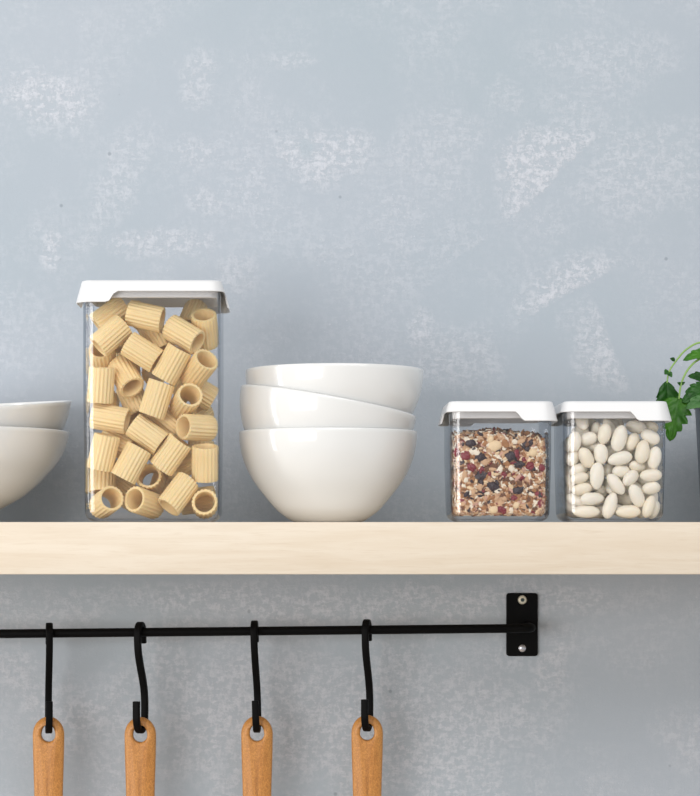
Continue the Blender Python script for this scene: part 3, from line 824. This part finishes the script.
rw = .0024; hwid = .0029                                                    # hook wire
HOOKS = [(49.3, 633.4, 48.8, -9, 733.6, .9), (140.2, 632.5, 140.2, 12, 733.6, 0), (254.5, 631.2, 256.9, 3, 732.8, 0), (366.8, 630.0, 367.0, 12, 731.6, 0)]
ORD = ['leftmost', 'second from the left', 'third from the left', 'rightmost']
HL = ['leftmost black hook on the rail, its shank straight', 'second black hook from the left, turned and bent like an S',
      'third black hook from the left, long straight shank', 'rightmost black hook on the rail, turned and bent like an S']
UL = ['leftmost hanging beech handle', 'second beech handle from the left', 'third beech handle from the left', 'rightmost hanging beech handle, hung nearest the wall plate']
for i, (px, bary, pxb, yaw, boty, lean) in enumerate(HOOKS):
    c = at(px, bary, RY)                                      # the rail's axis at this hook
    zb = at(px, boty, RY).z - c.z + rw                        # axis of the lowest point of the wire
    r1, r2 = .0075, .0122
    zc = .0038 + rw - r1 + .0005                           # centre of the upper loop
    y0 = 0
    path = []
    for k in range(0, 19):                                    # back tail, over the rail, to the front
        t = R(-20 + 200 * k / 18); path.append((y0 + r1 * math.cos(t), zc + r1 * math.sin(t)))
    path.insert(0, (y0 + r1 + .0004, zc - .0085))
    zl = zb + r2
    yb = .0012                                                # lower loop centre
    top = (path[-1][0], path[-1][1] - .006)
    for f in (0, .2, .4, .6, .8, 1):
        g = f * f * (3 - 2 * f)
        path.append((top[0] + (yb + r2 - top[0]) * g, top[1] + (zl + .012 - top[1]) * f))
    for k in range(0, 19):
        t = R(0 - 180 * k / 18); path.append((yb + r2 * math.cos(t), zl + r2 * math.sin(t)))
    path.append((yb - r2, zl + .0135))
    dx = at(pxb, 0, RY).x - c.x
    pts = []
    for yy, zz in path:
        f = min(1, max(0, -zz / .08))
        a = R(yaw); pts.append(Vector((yy * math.sin(a) + dx * f, yy * math.cos(a), zz)))
    pts = smooth_path(pts, 3)
    bm = bmesh.new()
    side = Vector((math.cos(R(yaw)), -math.sin(R(yaw)), 0))
    rings = []
    for q, p in enumerate(pts):
        t = (pts[min(q + 1, len(pts) - 1)] - pts[max(q - 1, 0)]).normalized()
        nn = (side - t * side.dot(t)).normalized(); bb = t.cross(nn)
        rings.append([p + nn * (x - nx * 0) + bb * z for x, z, nx, nz in rrect(hwid, rw, .0010, 3, 0)])
    loft(bm, rings, cap0=True, cap1=True)
    o = link('rail_hook', mesh('rail_hook', bm, M['black'], 60), None, c)
    tag(o, HL[i], 'hook', 'black hooks on the rail')
    # wooden handle hanging in the lower loop
    hx = at([48.5, 140.3, 257, 367.2][i], 0, RY).x; hz = at(0, [734.6, 735, 733.9, 733][i], RY).z
    w = 15.8 * kr; rh = 7.2 * kr; ht = .0046; topd = 18 * kr
    Lh = .19
    outl = []
    for k in range(-12, 13):                                  # rounded top, a little elongated
        t = R(90 + 90 * k / 12 * -1); outl.append((w * math.cos(t) * -1, (topd - .002) * max(0, math.sin(t)) + 0))
    outl = [(-w * math.cos(PI * k / 28), topd * math.sin(PI * k / 28)) for k in range(29)]   # left to right over the top
    NS = 14
    def hw(d): return w * (1 - .10 * sstep(0, .06, d) - .22 * sstep(.05, Lh, d))
    right = [(hw(Lh * k / NS), -Lh * k / NS) for k in range(1, NS + 1)]
    wb = hw(Lh)
    bot = [(wb * math.cos(PI * k / 12), -Lh - wb * math.sin(PI * k / 12)) for k in range(1, 12)]
    left = [(-x, z) for x, z in reversed(right)]
    outl = outl + right + bot + left
    n = len(outl)
    nr = []
    for k in range(n):
        p, q = Vector(outl[k - 1]), Vector(outl[(k + 1) % n]); t = (q - p).normalized(); nr.append(Vector((t.y, -t.x)))
    # match points round the hole: the top arc to its upper half, the rest to the lower half
    ha = []
    for k in range(n):
        if k < 29: a = PI - PI * k / 28
        else: a = -PI * (k - 28) / (n - 28)
        ha.append(a)
    def oring(ins, y):
        out = []
        for k in range(n):
            g = min(1, max(.25, (math.hypot(*outl[k]) - rh - .0022) / ea)) * min(1, .94 * w / ea)
            out.append((outl[k][0] - nr[k].x * ins * g, y, outl[k][1] - nr[k].y * ins * g))
        return out
    def hring(r, y): return [(r * math.cos(a), y, r * math.sin(a) * (1.42 if a > 0 else 1)) for a in ha]
    sgn = 1 if nr[14].y > 0 else -1
    if sgn < 0: nr = [-v for v in nr]
    ea = .0112
    prof = [(ea * (1 - math.cos(R(f))), ht * math.sin(R(f))) for f in (0, 15, 30, 45, 58, 70, 80, 88)]
    rings = [oring(0, 0)] + [oring(i_, -y_) for i_, y_ in prof[1:]]
    front = rings + [hring(rh + .0016, -ht * .985), hring(rh + .0006, -ht * .93), hring(rh, -ht * .72), hring(rh, 0)]
    back = [hring(rh, ht * .72), hring(rh + .0006, ht * .93), hring(rh + .0016, ht * .985)] + [oring(i_, y_) for i_, y_ in reversed(prof[1:])]
    bm = bmesh.new(); loft(bm, front + back, loop=True)
    o = link('wooden_utensil', mesh('wooden_utensil', bm, M['beech'], 70), None, (hx, RY + .0005, hz))
    tag(o, UL[i], 'utensil', 'beech handled utensils on the hooks')

# ------------------------------------------------------------ potted plant
PY = .145
kp = (1.5 + PY) / 2000
pc = at(748, 0, PY); pc.z = ZT
plant = empty('potted_plant', pc)
tag(plant, 'leafy green plant in a grey metal pot at the right edge', 'plant')
inv = Matrix.Translation(-pc)
bm = bmesh.new()
prof = [(.0001, 0), (44.5 * kp, 0), (46 * kp, .0015)] + [((46 + (52 - 46) * f) * kp, .0015 + 112 * kp * f) for f in (.25, .5, .75, 1)] + [(53 * kp, 113.6 * kp), (53 * kp, 116 * kp), (51.5 * kp, 116.6 * kp), (50.2 * kp, 115 * kp), (44 * kp, .006), (.0001, .006)]
loft(bm, lathe(bm, prof, 72), cap0=True, cap1=True)
link('pot', mesh('plant_pot', bm, M['pot']), plant)
bm = bmesh.new()
loft(bm, lathe(bm, [(.0001, 107 * kp), (25 * kp, 108 * kp), (48.8 * kp, 106 * kp), (47.5 * kp, 98 * kp), (.0001, 98 * kp)], 48), cap0=True, cap1=True)
so = mesh('potting_soil', bm, M['soil']); link('soil', so, plant)
def stem(ctrl, r0, r1):
    bm = bmesh.new(); p = smooth_path(ctrl, 8)
    tube(bm, p, [r0 + (r1 - r0) * k / (len(p) - 1) for k in range(len(p))], 10)
    bm.transform(inv); return link('stem', mesh('plant_stem', bm, M['stem']), plant)
def leaf(base, tip, wid, nrm, mat, curl=.2, teeth=4, asym=0., cup=.15, seed=0, depth=.24, droop=0.):
    """toothed ovate blade from base to tip, half width wid, facing nrm; real thickness"""
    rnd = random.Random(seed)
    base, tip = Vector(base), Vector(tip); ax = tip - base; L = ax.length; ax.normalize()
    nrm = (Vector(nrm) - ax * Vector(nrm).dot(ax)).normalized(); sd = ax.cross(nrm)
    NU, NV = 44, 12; g = []
    for i in range(NU + 1):
        u = i / NU
        prof = (math.sin(PI * min(1, u ** (.62 + droop))) ** .75) if 0 < u < 1 else 0
        ph = (u * teeth + .15) % 1
        tooth = 1 - depth * (1 - ph) ** 1.4 * sstep(.1, .25, u) if teeth else 1
        row = []
        for j in range(-NV, NV + 1):
            v = j / NV
            w = wid * prof * (tooth * abs(v) + (1 - abs(v))) * (1 + asym * (1 if v > 0 else -1))
            z = cup * wid * (abs(v) ** 1.3) * prof - curl * L * (u - .5) ** 2 + .05 * wid * math.sin(v * 9 + u * 12 + seed) * abs(v) - .09 * wid * math.exp(-(v / .1) ** 2) * prof
            z += .05 * wid * math.cos(u * 26 - abs(v) * 8) * prof * abs(v) ** .5
            row.append(base + ax * (L * u) + sd * (w * v) + nrm * z)
        g.append(row)
    bm = bmesh.new(); th = .00018
    A = [[bm.verts.new(p + nrm * th) for p in r] for r in g]; B = [[bm.verts.new(p - nrm * th) for p in r] for r in g]
    m = 2 * NV
    for i in range(NU):
        for j in range(m):
            bm.faces.new((A[i][j], A[i][j + 1], A[i + 1][j + 1], A[i + 1][j])); bm.faces.new((B[i][j], B[i + 1][j], B[i + 1][j + 1], B[i][j + 1]))
        bm.faces.new((A[i][0], A[i + 1][0], B[i + 1][0], B[i][0])); bm.faces.new((A[i][m], B[i][m], B[i + 1][m], A[i + 1][m]))
    bmesh.ops.remove_doubles(bm, verts=bm.verts, dist=1e-6)
    bm.transform(inv)
    return link('leaf', mesh('plant_leaf', bm, M[mat], 75), plant)
k = kp
stem([(pc.x - .004, PY, ZT + 100 * kp), at(738, 380, PY - .002), at(722, 350, .140), at(702, 342.5, .137), at(687, 349, .136), at(676, 361, .136), at(669, 372, .136), at(667, 383, .136)], .0010, .0006)
stem([(pc.x - .010, PY - .004, ZT + 100 * kp), at(730, 385, .142), at(712, 358, .138), at(698, 360, .134), at(687, 371, .132), at(681, 385, .131), at(679, 399, .130)], .0011, .0007)
stem([(pc.x - .012, PY + .006, ZT + 100 * kp), at(722, 385, PY), at(706, 379, .143)], .0012, .0008)
stem([(pc.x - .016, PY - .01, ZT + 100 * kp), at(724, 392, .137), at(707, 391, .132)], .0012, .0008)
leaf(at(667, 381, .136), at(668.5, 424, .139), 13.5 * k, (.25, -1, .15), 'leaf_dark', .1, 5, .05, .1, 1, .14, .35)
leaf(at(679, 397, .130), at(669.5, 441, .127), 16.5 * k, (-.25, -1, .25), 'leaf', .18, 5, .0, .12, 2, .42)
leaf(at(712, 350, .136), at(683, 359.5, .130), 8.5 * k, (-.1, -.75, .75), 'leaf', .15, 3, .0, .1, 3)
leaf(at(707, 378, .143), at(688, 376, .138), 6.0 * k, (0, -1, .4), 'leaf_dark', .1, 3, .1, .1, 4)
leaf(at(708, 387, .134), at(682.5, 402, .126), 12 * k, (-.1, -1, .4), 'leaf_dark', .15, 4, .0, .1, 5)
leaf(at(707, 397, .128), at(686, 409, .121), 8.5 * k, (.0, -.8, .7), 'leaf_pale', .1, 3, .0, .1, 6)
# small budding leaves on the two arching stems
for (px, py, Y, dx, dy, w, sd) in ((675, 360, .136, -5, -1.5, 2.2, 7), (668.5, 371, .136, -4, 3, 3.4, 8), (668.5, 372, .136, 3.5, 5, 2.6, 9), (681, 384.5, .131, -3.5, -2, 1.8, 10), (681, 384.5, .131, 4, -2.5, 1.6, 11)):
    leaf(at(px, py, Y), at(px + dx, py + dy, Y - .002), w * k, (0, -1, .3), 'leaf_dark', .1, 0, 0, .1, sd)
# the crown that carries on past the frame
rnd = random.Random(12)
for q in range(9):
    a = rnd.uniform(-1.2, 2.2); r0 = rnd.uniform(.008, .03); zz = ZT + rnd.uniform(.10, .15)
    b = Vector((pc.x + .012 + r0 * math.cos(a), PY + r0 * math.sin(a) * .8, zz))
    tp = b + Vector((math.cos(a) * .03 + .006, math.sin(a) * .02, rnd.uniform(-.004, .018)))
    leaf(b, tp, .010, (.1, -.6, .8), rnd.choice(['leaf', 'leaf_dark', 'leaf']), .2, 4, 0, .12, 20 + q)
    stem([(pc.x + rnd.uniform(-.012, .016), PY + rnd.uniform(-.01, .01), ZT + 100 * kp), (b.x * .5 + pc.x * .5, b.y * .5 + PY * .5, zz - .02), tuple(b)], .0011, .0008)
